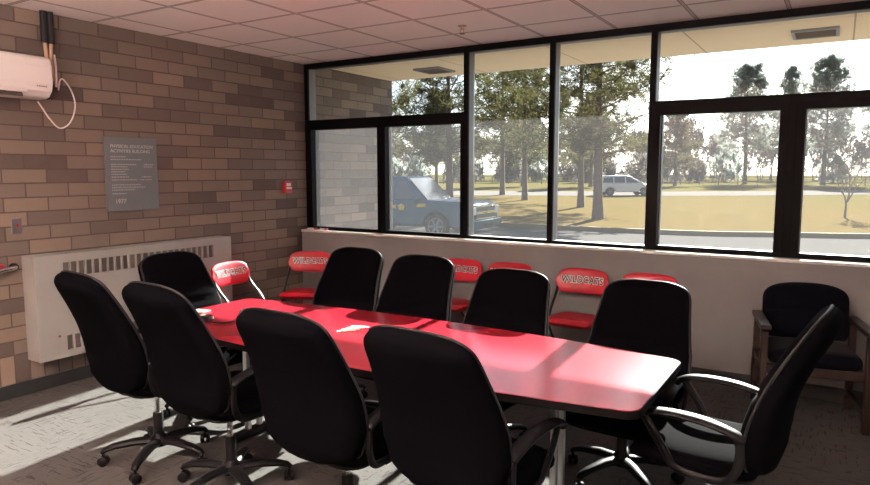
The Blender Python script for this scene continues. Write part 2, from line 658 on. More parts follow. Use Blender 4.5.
t = thing('wall_plaque', 'grey dedication plaque with the year 1977 on the brown brick wall', 'plaque', (0, -2.07, 1.585))
MB().prism(rrect(.46, .59, .012), 0, .022, 'yz').build('plate', M['slate'], t, bevel=.004)


def plaque_text(name, s, size, y, z, off=0.0):
    vs, fs = text_mesh(s, size, .0012, off)
    m = MB()
    m.add([(.0225 + v[2], y + v[0], z + v[1]) for v in vs], fs)
    return m.build(name, M['letter'], t, fix=False)


plaque_text('title_lettering', 'PHYSICAL EDUCATION', .036, -.185, .222, .0006)
plaque_text('title_lettering', 'ACTIVITIES BUILDING', .036, -.185, .184, .0006)
plaque_text('year_lettering', '1977', .048, -.165, -.218, .001)
rng = random.Random(4)
for z, segs in ((.140, [(-.185, .13)]), (.118, [(-.185, .27)]), (.078, [(-.185, .22), (.10, .09)]), (.060, [(-.185, .14), (.10, .08)]),
                (.040, [(-.185, .15)]), (.020, [(-.185, .12)]), (.0, [(-.185, .13)]), (-.022, [(-.185, .15), (.08, .09)]), (-.045, [(-.185, .22), (.06, .11)]),
                (-.085, [(-.185, .26)]), (-.105, [(-.185, .29)]), (-.125, [(-.185, .2)]), (-.155, [(-.185, .12)])):
    for a, l in segs:                                       # small worn lines, too small to read
        sm = MB()
        q = a
        while q < a + l:
            wd = rng.uniform(.006, .02)
            sm.bb(.0218, .0232, q, min(q + wd, a + l), z - .0035, z + .0035)
            q += wd + .005
        sm.build('small_text_line', M['letter'], t)

# mini split air conditioner, pipes, cable
t = thing('air_conditioner', 'white wall-mounted air conditioner at the upper left of the brick wall', 'air conditioner', (0, -2.765, 2.115))
prof = [(0, .29), (.165, .285), (.19, .27), (.205, .22), (.205, .10), (.19, .05), (.15, .012), (.11, 0), (0, 0)]
MB().prism(prof, -.86, 0, 'xz').build('body', M['white_plastic'], t, bevel=.014, seg=4)
MB().box((.168, -.50, .024), (.012, .60, .052), (0, R(-38), 0)).build('air_outlet', M['slot'], t)
MB().box((.192, -.50, .052), (.006, .64, .05), (0, R(-22), 0)).build('louver_flap', M['white_plastic'], t, bevel=.002)
lg = MB()
for k in range(6):
    lg.bb(.2045, .2062, -.115 + k * .012, -.107 + k * .012, .075, .082)
lg.build('small_mark', M['slot'], t)

t = thing('insulated_pipes', 'black foam covered and tan pipes running up the brick wall behind the air conditioner', 'pipe', (0, -2.70, 2.35))
for dy in (-.022, .022):
    MB().tube([(.045, dy, .17), (.045, dy, .393)], .024, n=12).build('foam_sleeve', M['foam'], t, smooth='auto')
    MB().tube(catmull([(.045, dy, .18), (.045, dy * .7, .06), (.05, dy * .5 + .01, -.09)]), .013, n=10).build('pipe', M['tan_pipe'], t, smooth='auto')
MB().tube(catmull([(.03, .046, .10), (.035, .05, 0), (.03, .048, -.13)]), .008, n=8).build('conduit', M['white_plastic'], t, smooth='auto')
lp = catmull([(.012, -2.628, 2.20), (.014, -2.615, 2.27), (.02, -2.59, 2.28), (.02, -2.535, 2.20), (.02, -2.515, 2.09), (.02, -2.56, 1.97), (.02, -2.64, 1.925), (.02, -2.71, 1.99), (.02, -2.755, 2.06), (.02, -2.785, 2.105)], 6)
tag(MB().tube(lp, .0055, n=8).build('hanging_cable', M['white_plastic'], smooth='auto'), 'white cable hanging in a loop beside the air conditioner', 'cable')

t = thing('light_switch', 'small metal switch plate on the brick wall above the heater', 'switch', (0, -2.975, 1.225))
MB().prism(rrect(.066, .110, .006, 3), 0, .007, 'yz').build('plate', M['steel'], t, bevel=.002)
MB().box((.012, 0, .004), (.014, .010, .024), (0, R(18), 0)).build('toggle', M['red_plastic'], t)
for z in (-.045, .045):
    MB().lathe([(.004, .007), (.004, .009)], (0, 0, z), 'x', 8).build('screw', M['steel'], t)

t = thing('wall_mounted_alarm', 'small red fire alarm box on the brick wall near the window corner', 'alarm', (0, -.315, 1.445))
MB().prism(rrect(.105, .125, .008, 3), 0, .045, 'yz').build('housing', M['red_plastic'], t, bevel=.004)
MB().bb(.045, .049, -.030, .030, .012, .042).build('strobe_lens', M['head_glass'], t, bevel=.002)
MB().bb(.045, .058, -.034, .034, -.018, .0).build('pull_handle', M['white_plastic'], t, bevel=.003)

t = thing('chrome_rail', 'short chrome rail end on the brick wall at the left edge, beside the heater', 'rail', (0, -3.30, .93))
MB().tube(catmull([(.05, -.7, -.01), (.06, .05, -.01), (.06, .2, 0), (.055, .26, .004), (.03, .285, .006)]), .018, n=12).build('bar', M['chrome'], t, smooth='auto')
MB().tube([(.05, -.7, .03), (.05, .1, .028), (.04, .2, .024)], .014, n=10).build('red_grip', M['red_vinyl'], t, smooth='auto')
MB().lathe([(.03, 0), (.03, .02), (.022, .035)], (0, .285, .006), 'x', 16).build('wall_flange', M['plastic'], t, smooth='auto')

# sprinkler in the ceiling
t = thing('ceiling_sprinkler', 'small brass sprinkler head on the white ceiling tile', 'sprinkler', (2.35, -.74, H))
MB().lathe([(.035, 0), (.035, -.004), (.012, -.010), (.010, -.03)], n=16).build('escutcheon', M['tan_pipe'], t, smooth='auto')
MB().tube([(-.014, 0, -.028), (-.012, 0, -.05), (0, 0, -.058), (.012, 0, -.05), (.014, 0, -.028)], .003, n=6).build('yoke', M['tan_pipe'], t)
MB().lathe([(.022, -.060), (.022, -.063)], n=12).build('deflector', M['vent'], t)

# added fill lamps, hung out of view to brighten the room
def fill_pendant(x, y, label):
    t = thing('fill_light', label, 'lamp', (x, y, H - DROP), 0, 'added fill lamps out of view')
    MB().prism([(-.11, -.36), (.11, -.36), (.13, -.33), (.10, -.29), (-.10, -.29), (-.13, -.33)], -.6, .6, 'xz').build('housing', M['white_plastic'], t, bevel=.004)
    for yy in (-.45, .45):
        MB().tube([(0, yy, -.29), (0, yy, DROP)], .004, n=6).build('hanger_rod', M['steel'], t)
    for nm, z0, z1, pw in (('upper_diffuser', -.290, -.283, FILL_UP), ('lower_diffuser', -.366, -.360, FILL_DOWN)):
        em = NT('fill_diffuser')
        e = em.n('ShaderNodeEmission')
        e.inputs[0].default_value = (1, .79, .72, 1)
        e.inputs[1].default_value = pw
        em.link(e.outputs[0], em.out.inputs[0])
        MB().bb(-.09, .09, -.58, .58, z0, z1).build(nm, em.mat, t)


FILL_UP, FILL_DOWN = 300.0, 0.5
DROP = .50
fill_pendant(2.4, -6.0, 'unseen hanging fill lamp, added over the left half of the room')
fill_pendant(4.2, -5.8, 'unseen hanging fill lamp, added over the right half of the room')

# ------------------------------------------------------------------ table
t = thing('conference_table', 'long red laminate conference table with black edge in the sunlight', 'table', (2.94, -2.635, 0))
TL = 1.43


def boat(inset):
    """outline of a boat-shaped top: long sides bowed, corners rounded"""
    xe = TL - inset
    hw = lambda x: .392 + .112 * (1 - (x / TL) ** 2) - inset
    r = .065
    P = []
    for sx, sy in ((1, 1), (-1, 1), (-1, -1), (1, -1)):
        h = hw(xe - r)
        arc = [(xe - r + r * math.cos(R(90 * i / 7)), h - r + r * math.sin(R(90 * i / 7))) for i in range(8)]
        arc = [(sx * x, sy * y) for x, y in arc]
        P.append(arc if sx * sy > 0 else arc[::-1])
    side = [(x, hw(x)) for x in np.linspace(xe - r, -(xe - r), 22)[1:-1]]
    return P[0] + side + P[1] + P[2] + [(-x, -y) for x, y in side] + P[3]


out, inn = boat(0), boat(.004)
MB().prism(inn, .712, .741, 'xy').build('tabletop', M['red_lam'], t, bevel=.002)
n = len(out)
vs = [(*p, .708) for p in out] + [(*p, .7385) for p in out] + [(*p, .7385) for p in inn] + [(*p, .708) for p in inn]
fs = []
for i in range(n):
    j = (i + 1) % n
    for k in range(4):
        a0, b0 = k * n, ((k + 1) % 4) * n
        fs.append((a0 + i, a0 + j, b0 + j, b0 + i))
MB().add(vs, fs).build('edge_band', M['edge'], t)
for x in (-.98, 0.98):
    for dy in (-.045, .045):
        lg = MB().bb(x - .015, x + .015, dy - .015, dy + .015, .045, .70).build('leg', M['steel'], t, bevel=.004)
    MB().prism([(-.18, .018), (.18, .018), (.18, .03), (.08, .05), (-.08, .05), (-.18, .03)], x - .03, x + .03, 'yz').build('foot', M['plastic'], t, bevel=.004)
    MB().bb(x - .03, x + .03, -.30, .30, .690, .709).build('top_bracket', M['plastic'], t)
    for dy in (-.15, .15):
        MB().lathe([(.018, 0), (.018, .019)], (x, dy, 0), 'z', 12).build('glide', M['plastic'], t)
MB().bb(-.96, .96, -.012, .012, .60, .69).build('stretcher', M['plastic'], t)

TZ = .741
cab = catmull([(1.80, -2.875, TZ + .0075), (1.90, -2.885, TZ + .0075), (1.99, -2.875, TZ + .0075), (2.01, -2.81, TZ + .0075), (1.93, -2.70, TZ + .0075), (1.845, -2.60, TZ + .0075), (1.80, -2.555, TZ + .0075), (1.86, -2.55, TZ + .0075), (2.02, -2.58, TZ + .0075)], 6)
tag(MB().tube(cab, .0055, n=6).build('cable', M['plastic'], smooth='auto'), 'thin black cable curling over the left end of the red table', 'cable')
t = thing('power_adapter', 'small dark adapter lying on the left end of the red table', 'adapter', (1.80, -2.85, TZ), R(20))
MB().bb(-.05, .05, -.025, .025, 0, .028).build('case', M['plastic'], t, bevel=.005)
MB().bb(-.012, .012, -.012, .012, .028, .030).build('label', M['paper'], t)
MB().bb(.05, .064, -.008, .008, .008, .02).build('plug', M['steel'], t)
tag(MB().bb(-.05, .05, -.035, .035, 0, .008).build('notepad', M['beige'], bevel=.002, loc=(1.605, -2.71, TZ), rotz=R(12)), 'small pale notepad at the left end corner of the red table', 'notepad')
labs = ['white paper strip on the red table, leftmost of the four between the chairs', 'white paper strip on the red table, second from left between the chairs',
        'white paper strip on the red table, third from left between the chairs', 'white paper strip on the red table, rightmost of the four between the chairs']
for k in range(4):
    cv = [(-.05, 0), (-.02, .001), (.02, .001), (.05, 0)]
    m = MB().prism([(a, b) for a, b in cv] + [(a, b + .004) for a, b in reversed(cv)], -.011, .011, 'xz')
    o = m.build('paper_strip', M['paper'], loc=(2.695 + .018 * k, -2.63 + .017 * k, TZ + .001 + .006 * k), rotz=R(50 - 9 * k))
    tag(o, labs[k], 'paper', 'white paper strips on the table')

# ------------------------------------------------------------------ office chairs
def sring(w, t, n=28, e=2.6):
    pts = []
    for j in range(n):
        a = 2 * PI * j / n
        c, s = math.cos(a), math.sin(a)
        pts.append((w * abs(c) ** (2 / e) * (1 if c >= 0 else -1), t * abs(s) ** (2 / e) * (1 if s >= 0 else -1)))
    return pts


def interp(x, xs, ys):
    return float(np.interp(x, xs, ys))


SPZ = [.42, .52, .62, .74, .88, 1.00, 1.06]
SPY = [-.215, -.205, -.212, -.245, -.310, -.378, -.412]


def spine(z):
    # smooth interpolation of the curved back line
    f = lambda q: interp(q, SPZ, SPY)
    return sum(f(z + d) for d in (-.05, -.025, 0, .025, .05)) / 5


def back_w(z):
    w = interp(z, [.42, .48, .58, .70, .85, 1.0, 1.06], [.20, .245, .278, .280, .256, .236, .230])
    zt, zb = 1.062, .418
    if z > zt - .10:
        q = (z - (zt - .10)) / .10
        w *= max(0, 1 - q ** 3.0) ** (1 / 2.6) * .999 + .001
    if z < zb + .08:
        q = ((zb + .08) - z) / .08
        w *= max(0, 1 - q ** 3.0) ** (1 / 3.0) * .96 + .04
    return w


def back_t(z):
    t = interp(z, [.42, .48, .58, .72, .88, 1.0, 1.062], [.045, .068, .078, .072, .066, .060, .054])
    if z > 1.002:
        t *= math.sqrt(max(.015, 1 - ((z - 1.002) / .062) ** 2))
    return t


def make_office_chair(name):
    root = thing(name, '', 'chair', (0, 0, 0), 0, 'black office chairs around the red table')
    for k in range(5):
        a = R(72 * k + 18)
        d = Vector((math.cos(a), math.sin(a), 0))
        sd = Vector((-d.y, d.x, 0))
        pts = [d * .03 + Vector((0, 0, .115)), d * .12 + Vector((0, 0, .118)), d * .23 + Vector((0, 0, .103)), d * .278 + Vector((0, 0, .088)), d * .293 + Vector((0, 0, .072))]
        leg = MB().tube(pts, [.034, .031, .026, .023, .018], [.022, .021, .018, .016, .014], n=10, side=sd).build('base_leg', M['plastic'], root, smooth='auto')
        c = MB()
        cx = d * .287
        ca = R(40 * k + 10)
        ax = Vector((math.cos(ca), math.sin(ca), 0))
        for s in (-1, 1):
            q = cx + ax * (.016 * s) + Vector((0, 0, .027))
            c.tube([q - ax * .010, q - ax * .006, q + ax * .006, q + ax * .010], [.022, .027, .027, .022], n=14)
        c.tube([cx + Vector((0, 0, .03)), cx + Vector((0, 0, .082))], .008, n=8)
        c.build('caster', M['plastic'], leg, smooth='auto')
    MB().lathe([(.042, .085), (.046, .10), (.044, .135), (.030, .15), (.027, .16), (.027, .27), (.024, .275)], n=20).build('column_cover', M['plastic'], root, smooth='auto')
    up = []
    up.append(MB().lathe([(.0135, .20), (.0135, .40)], n=16).build('gas_lift', M['chrome'], root, smooth='auto'))
    me = MB().bb(-.07, .07, -.12, .09, .365, .405)
    mech = me.build('tilt_mechanism', M['plastic'], root, bevel=.008)
    MB().tube([(.06, .03, .385), (.20, .05, .378), (.25, .055, .376)], [.006, .006, .010], n=8).build('lever', M['plastic'], mech, smooth='auto')
    up.append(mech)
    # seat
    rings = []
    for i in range(22):
        q = i / 21
        y = -.235 + .505 * q
        e = min(q, 1 - q) * .505
        k = 1 if e > .07 else math.sqrt(max(0, 1 - (1 - e / .07) ** 2)) * .97 + .03
        w = interp(q, [0, .25, .6, 1], [.225, .25, .258, .235]) * (k * .18 + .82)
        hh = .052 * k
        zc = .452 - .012 * math.sin(PI * q) - (.03 * max(0, (q - .75) / .25) ** 2)
        rings.append([(a, y, zc + b) for a, b in sring(w, hh, 28, 3.2)])
    up.append(MB().loft(rings).build('seat', M['fabric'], root, smooth='auto'))
    up.append(MB().prism(rrect(.44, .42, .09), .396, .412, 'xy').build('seat_pan', M['plastic'], root, bevel=.004))
    # backrest
    rings, pipe_r, pipe_l = [], [], []
    NZ = 46
    for i in range(NZ):
        q = i / (NZ - 1)
        q = .5 - .5 * math.cos(PI * q)
        z = .420 + .640 * q
        dy = (spine(z + .01) - spine(z - .01)) / .02
        nrm = Vector((0, -dy, 1)).normalized()
        nrm = Vector((0, 1, -dy)).normalized()          # forward normal of the spine
        w, th = back_w(z), back_t(z)
        seam = math.exp(-((z - .735) / .012) ** 2)
        c = Vector((0, spine(z), z))
        ring = []
        for a, b in sring(w, th, 32, 2.7):
            bb = b
            if b > 0:
                bb = b * (1 - .30 * seam)
                bb -= .022 * (1 - (a / max(w, 1e-4)) ** 2) * min(1, w / .2)     # slightly dished front
            ring.append(c + Vector((a, 0, 0)) + nrm * bb)
        rings.append(ring)
        fr = c + nrm * (th * .30)
        pipe_r.append(fr + Vector((w * .985, 0, 0)))
        pipe_l.append(fr - Vector((w * .985, 0, 0)))
    back = MB().loft(rings).build('backrest', M['fabric'], root, smooth=True)
    MB().tube(pipe_r + pipe_l[::-1], .0060, n=8).build('piping', M['welt'], back, smooth='auto')
    up.append(back)
    br = MB().tube(catmull([(0, -.08, .380), (0, -.17, .382), (0, -.208, .41), (0, -.214, .46), (0, -.212, .52)], 5), .042, .012, n=10, side=(1, 0, 0))
    up.append(br.build('back_support', M['plastic'], root, smooth='auto'))
    for s in (-1, 1):
        x = .266 * s
        loop = catmull([(x, -.16, .61), (x + .004 * s, -.175, .55), (x, -.165, .47), (x - .01 * s, -.12, .415), (x - .02 * s, -.02, .402), (x - .01 * s, .06, .42), (x, .10, .48), (x + .004 * s, .145, .55), (x, .185, .606)], 5)
        arm = MB().tube(loop, .012, .017, n=10, side=(1, 0, 0)).build('armrest', M['arm'], root, smooth='auto')
        pad = catmull([(x, -.185, .590), (x, -.15, .610), (x, -.05, .633), (x, .06, .638), (x, .15, .630), (x, .20, .613), (x, .222, .590)], 5)
        k = len(pad)
        MB().tube(pad, [.034 * (.55 + .45 * math.sin(PI * min(1, (i + .6) / k * 1.0)) ** .4) for i in range(k)], [.0150] * k, n=12, side=(1, 0, 0)).build('arm_pad', M['arm'], arm, smooth='auto')
        MB().bb(min(x, x - .12 * s), max(x, x - .12 * s), -.06, .03, .392, .400).build('arm_bracket', M['plastic'], arm, bevel=.002)
        up.append(arm)
    return root, up


proto, ups = make_office_chair('office_chair')
UPNAMES = {o.name.split('.')[0] for o in ups}
CH = [  # hub x, y, heading, lift, label
    (1.775, -3.16, 84, .046, 'black office chair on the near side of the red table, closest to the heater'),
    (2.39, -3.185, 86, .050, 'black office chair on the near side of the red table, second from the heater'),
    (3.16, -3.20, 88, .018, 'black office chair on the near side of the red table, third from the heater'),
    (3.77, -3.15, 85, .010, 'large black office chair on the near side, nearest the camera with its right armrest showing'),
    (1.48, -2.55, 0, -.005, 'black office chair at the left head of the red table, in front of the heater'),
    (4.54, -2.52, 174, .035, 'black office chair at the right head of the red table with a sunlit seat'),
    (1.98, -2.00, -90, -.010, 'black office chair on the window side of the red table, closest to the brick wall'),
    (2.62, -2.10, -90, -.012, 'black office chair on the window side, second from the brick wall'),
    (3.28, -2.11, -90, -.055, 'black office chair on the window side, third from the brick wall'),
    (4.05, -2.05, -92, -.062, 'black office chair on the window side, nearest the wooden armchair'),
]
roots = [proto] + [copy_tree(proto) for _ in CH[1:]]
for k, (o, (x, y, hd, lift, lab)) in enumerate(zip(roots, CH)):
    o.location = (x, y, 0)
    o.rotation_euler.z = R(hd - 90)
    o['label'] = lab
    for ch in o.children:
        nm = ch.name.split('.')[0]
        if nm in UPNAMES:
            ch.location.z = lift
        if nm in ('base_leg',):
            ch.rotation_euler.z = R((37 * k) % 72)

# ------------------------------------------------------------------ folding chairs
def make_folding(name):
    root = thing(name, '', 'chair', (0, 0, 0), 0, 'red folding chairs along the walls')
    hw = .205
    front = catmull([(0, -.205, .60), (0, -.235, .765), (0, -.225, .785)], 3)
    # one bent tube: right foot, up past the seat, round the top, down to the left foot
    path = [(hw, .21, .012), (hw, .02, .43), (hw, -.15, .62), (hw - .004, -.195, .725), (hw - .03, -.215, .770), (hw - .075, -.226, .786),
            (0, -.232, .788), (-hw + .075, -.226, .786), (-hw + .03, -.215, .770), (-hw + .004, -.195, .725), (-hw, -.15, .62), (-hw, .02, .43), (-hw, .21, .012)]
    MB().tube(catmull(path, 4), .0115, n=10).build('front_frame', M['tube'], root, smooth='auto')
    for s in (-1, 1):
        MB().tube([(s * (hw - .028), .13, .425), (s * (hw - .028), -.02, .26), (s * (hw - .028), -.235, .012)], .0105, n=10).build('rear_leg', M['tube'], root, smooth='auto')
    cb = MB()
    cb.tube([(-hw, .165, .11), (hw, .165, .11)], .008, n=8)
    cb.tube([(-hw + .028, -.175, .085), (hw - .028, -.175, .085)], .008, n=8)
    cb.build('cross_brace', M['tube'], root, smooth='auto')
    ft = MB()
    for s in (-1, 1):
        ft.tube([(s * hw, .216, 0), (s * hw, .208, .03)], .015, n=10)
        ft.tube([(s * (hw - .028), -.244, 0), (s * (hw - .028), -.228, .025)], .014, n=10)
    ft.build('rubber_tips', M['plastic'], root, smooth='auto')
    # padded seat
    rings = []
    for i in range(15):
        q = i / 14
        y = -.185 + .385 * q
        e = min(q, 1 - q) * .385
        k = 1 if e > .05 else math.sqrt(max(0, 1 - (1 - e / .05) ** 2)) * .96 + .04
        w = interp(q, [0, .5, 1], [.165, .19, .198]) * (.85 + .15 * k)
        rings.append([(a, y,   .424 + .008 * q + b) for a, b in sring(w, .036 * k, 24, 3.4)])
    seat = MB().loft(rings).build('seat', M['red_vinyl'], root, smooth='auto')
    # padded back, bowed to the rear, upper corners well rounded
    rings = []
    for i in range(25):
        q = -1 + 2 * i / 24
        x = .222 * q
        hgt = .094 * (max(0, 1 - abs(q) ** 4.6)) ** (1 / 2.8) + .006
        zc = .708 + .006 * (1 - q * q)
        yb = -.185 - .028 * (1 - q * q)
        rings.append([(x, yb + b * .9 - (zz - .0) * .24, zc + zz) for b, zz in [(b, a) for a, b in sring(hgt, .019, 20, 3.0)]])
    back = MB().loft(rings).build('backrest', M['red_vinyl'], root, smooth='auto')
    for nm, mt, off, ext in (('letter_outline', M['white_ink'], .0050, .0006), ('lettering', M['black_ink'], .0012, .0014)):
        vs, fs = text_mesh('WILDCATS', .060, ext, off, 'CENTER', spacing=1.2)
        out = []
        for vx, vy, vz in vs:
            x = -vx * 1.03                           # reads from the front (+y)
            y = -.185 - .028 * (1 - (x / .212) ** 2) + .0182 + vz - vy * 1.2 * .24 - .002
            out.append((x, y, .722 + vy * 1.2))
        MB().add(out, fs).build(nm, mt, back, fix=False)
    return root


fproto = make_folding('folding_chair')
FC = [  # x, y, heading, label
    (.60, -1.42, 5, 'red folding chair with WILDCATS back standing by the heater, left of the table'),
    (.56, -.66, -66, 'red folding chair in the corner where brick wall meets window wall'),
    (2.04, -.385, -90, 'red folding chair under the window, mostly hidden behind second window-side office chair'),
    (2.53, -.385, -90, 'red folding chair under the window, only its back top showing behind third office chair'),
    (3.19, -.40, -90, 'red folding chair under the window with WILDCATS back and red seat both in view'),
    (3.72, -.385, -90, 'red folding chair under the window behind the window-side office chair nearest the armchair'),
]
roots = [fproto] + [copy_tree(fproto) for _ in FC[1:]]
for o, (x, y, hd, lab) in zip(roots, FC):
    o.location = (x, y, 0)
    o.rotation_euler.z = R(hd - 90)
    o.scale.z = 1.0
    o['label'] = lab

# ------------------------------------------------------------------ wooden armchair
t = thing('wooden_armchair', 'dark upholstered wooden armchair against the wall under the right window', 'chair', (4.83, -.50, 0), R(191))
for s in (-1, 1):
    x = .290 * s
    fl = MB().prism([(.205, 0), (.255, 0), (.245, .60), (.200, .60)], x - .02, x + .02, 'yz').build('front_leg', M['wood'], t, bevel=.005)
    rl = MB().prism([(-.27, 0), (-.22, 0), (-.20, .40), (-.215, .62), (-.255, .62), (-.25, .40)], x - .02, x + .02, 'yz').build('rear_leg', M['wood'], t, bevel=.005)
    MB().prism([(-.28, .60), (.26, .61), (.285, .622), (.27, .645), (-.28, .635)], x - .032, x + .032, 'yz').build('arm', M['wood'], t, bevel=.007)
    MB().bb(x - .016, x + .016, -.22, .215, .315, .375).build('side_rail', M['wood'], t, bevel=.004)
    MB().bb(x - .014, x + .014, -.22, .215, .10, .135).build('stretcher', M['wood'], t, bevel=.004)
MB().bb(-.27, .27, .195, .232, .325, .385).build('front_rail', M['wood'], t, bevel=.004)
MB().bb(-.27, .27, -.245, -.215, .325, .375).build('rear_rail', M['wood'], t, bevel=.004)
rings = []
for i in range(17):
    q = i / 16
    y = -.205 + .455 * q
    e = min(q, 1 - q) * .455
    k = 1 if e > .06 else math.sqrt(max(0, 1 - (1 - e / .06) ** 2)) * .96 + .04
    rings.append([(a, y, .43 + b) for a, b in sring(.262 * (.9 + .1 * k), .058 * k, 28, 3.4)])
MB().loft(rings).build('seat', M['guest_fabric'], t, smooth='auto')
rings = []
for i in range(30):
    q = .5 - .5 * math.cos(PI * i / 29)
    z = .475 + .375 * q
    w = .262
    if z > .85 - .13:
        w *= max(0, 1 - ((z - .72) / .13) ** 3.0) ** (1 / 2.4) * .98 + .02
    if z < .53:
        w *= max(0, 1 - ((.53 - z) / .055) ** 3) ** (1 / 3) * .2 + .8
    th = .042 * math.sqrt(max(0.02, 1 - (2 * q - 1) ** 6)) * (1 - .25 * math.exp(-((z - .665) / .012) ** 2))
    y = -.20 - .17 * (z - .475)
    rings.append([(a, y + b, z) for a, b in sring(w, th, 32, 2.8)])
MB().loft(rings).build('backrest', M['guest_fabric'], t, smooth='auto')
MB().bb(-.27, .27, -.262, -.232, .58, .62).build('back_rail', M['wood'], t, bevel=.004)

# red and white pens lying on the sill
for k, (x, y, a, lab) in enumerate(((.12, -.045, 8, 'red marker pen on the window sill by the brick corner, left of the pair'), (.27, -.035, -14, 'red marker pen on the window sill by the brick corner, right of the pair'))):
    t = thing('marker_pen', lab, 'pen', (x, y, .985 + .009), R(a), 'marker pens on the sill')
    MB().tube([(-.065, 0, 0), (.02, 0, 0)], .009, n=12).build('barrel', M['white_plastic'], t, smooth='auto')
    MB().tube([(.02, 0, 0), (.066, 0, 0), (.07, 0, 0)], [.0095, .0095, .006], n=12).build('cap', M['red_plastic'], t, smooth='auto')

# ------------------------------------------------------------------ outdoors: ground
G = -.45
struct(MB().add([(-260, .13, G), (200, .13, G), (200, 420, G), (-260, 420, G)], [(0, 1, 2, 3)]).build('lawn', M['lawn'], fix=False))
edge = [(-40, 17.2), (-12, 16.9), (-5, 16.8), (-2, 16.75), (1.2, 17.05), (3.4, 17.9), (5.6, 18.7), (9, 20.4), (30, 32)]
pts = [(-40, .2)] + edge + [(30, .2)]
lot = MB().add([(x, y, G + .012) for x, y in pts], [tuple(range(len(pts) - 1, -1, -1))])
struct(lot.build('parking_lot', M['asphalt']))
cv = MB()
sec = [(-.07, 0), (.09, 0), (.09, .14), (.05, .155), (-.05, .155)]
ep = catmull([(x, y, G) for x, y in edge], 5)
rings = []
for i, p in enumerate(ep):
    a, b = ep[max(i - 1, 0)], ep[min(i + 1, len(ep) - 1)]
    d = (b - a).normalized()
    nn = Vector((-d.y, d.x, 0))
    rings.append([p + nn * u + Vector((0, 0, v)) for u, v in sec])
struct(cv.loft(rings).build('curb', M['curb']))
near = [(-120, 2), (-45, 34), (-19.6, 45.5), (-14.5, 48), (-7.9, 51.8), (-.8, 57), (7.2, 64.7), (40, 95), (120, 165)]
far = [(-128, 12), (-52, 46), (-27, 57), (-20.5, 60), (-10.6, 64), (-2.4, 71), (6, 80), (34, 110), (112, 180)]
rv = [(x, y, G + .02) for x, y in near] + [(x, y, G + .02) for x, y in far]
k = len(near)
struct(MB().add(rv, [(i, i + 1, k + i + 1, k + i) for i in range(k - 1)]).build('road', M['concrete']))

# ------------------------------------------------------------------ outdoors: vehicles
def wheel(parent, x, y, r, w, z=0):
    o = MB().lathe([(r * .66, -w / 2), (r * .94, -w / 2), (r, -w / 2 + .03), (r, w / 2 - .03), (r * .94, w / 2), (r * .66, w / 2)], (x, y, z + r), 'y', 28).build('wheel', M['rubber'], parent, smooth='auto')
    s = -1 if y < 0 else 1
    rim = MB()
    rim.lathe([(r * .68, s * (w / 2 - .02)), (r * .68, s * (w / 2 + .004)), (r * .62, s * (w / 2 + .004)), (r * .60, s * (w / 2 - .03))], (x, y, z + r), 'y', 24)
    for k in range(6):
        a = 2 * PI * k / 6
        rim.box((x + math.cos(a) * r * .36, y + s * (w / 2 - .006), z + r + math.sin(a) * r * .36), (r * .62, .02, r * .16), (0, -a, 0))
    rim.build('rim', M['alu'], o)


def arch(cx, r, z0, n=9):
    return [(cx + r * math.cos(PI - PI * i / n), z0 + r * math.sin(PI - PI * i / n)) for i in range(n + 1)]


def shell(parent, prof, w0, w1, zsplit, ztop, mat, name, bevel=.05):
    """profile (x,z) lofted across the width; the part over zsplit leans in"""
    m = MB()
    ys = lambda z, s: s * (w0 / 2 if z <= zsplit else w0 / 2 + (w1 - w0) / 2 * (z - zsplit) / (ztop - zsplit))
    n = len(prof)
    vs = [(x, ys(z, -1), z) for x, z in prof] + [(x, ys(z, 1), z) for x, z in prof]
    fs = [tuple(range(n)), tuple(range(2 * n - 1, n - 1, -1))] + [(i, n + i, n + (i + 1) % n, (i + 1) % n) for i in range(n)]
    return m.add(vs, fs).build(name, mat, parent, bevel=bevel, seg=3, smooth='auto')


# dark pickup-based patrol utility, nose to the right
t = thing('utility_vehicle', 'dark teal utility vehicle with yellow door markings parked outside the window', 'car', (-6.98, 12.5, G), R(3))
FXn = 2.72
wx = 1.46
prof = [(-2.5, .32), (-2.5, .9), (-2.45, 1.12), (1.05, 1.12), (2.45, 1.03), (2.62, .95), (2.68, .62), (2.62, .34)]
prof = [(-2.5, .34), (-2.5, 1.14), (1.0, 1.20), (2.35, 1.15), (2.58, 1.06), (2.66, .6), (2.62, .36)] + list(reversed(arch(wx, .46, .36))) + list(reversed(arch(-1.5, .46, .36)))
shell(t, prof, 1.98, 1.98, 1.0, 2, M['car_blue'], 'body', .04)
g = [(-2.42, 1.10), (-2.30, 1.80), (-2.1, 1.90), (.05, 1.92), (.30, 1.86), (1.12, 1.13)]
cabin = shell(t, g, 1.86, 1.45, 1.12, 1.92, M['car_blue'], 'cabin', .05)
for s in (-1, 1):
    for pts_ in ([(-.02, 1.20), (-.02, 1.78), (.22, 1.76), (.83, 1.20)], [(-.98, 1.20), (-.98, 1.78), (-.10, 1.78), (-.10, 1.20)], [(-2.15, 1.20), (-2.05, 1.76), (-1.08, 1.78), (-1.08, 1.20)]):
        def yy(z): return s * (.93 + (.725 - .93) * (z - 1.12) / .8 + .004)
        vs = [(x, yy(z), z) for x, z in pts_] + [(x, yy(z) + s * .004, z) for x, z in pts_]
        MB().add(vs, [(0, 1, 2, 3), (7, 6, 5, 4), (0, 1, 5, 4), (1, 2, 6, 5), (2, 3, 7, 6), (3, 0, 4, 7)]).build('side_window', M['car_glass'], t)
vs = [(1.10, -.82, 1.16), (1.10, .82, 1.16), (.36, .70, 1.84), (.36, -.70, 1.84)]
MB().add([v for v in vs] + [(x + .012, y, z + .012) for x, y, z in vs], [(0, 1, 2, 3), (7, 6, 5, 4), (0, 1, 5, 4), (1, 2, 6, 5), (2, 3, 7, 6), (3, 0, 4, 7)]).build('windshield', M['car_glass'], t)
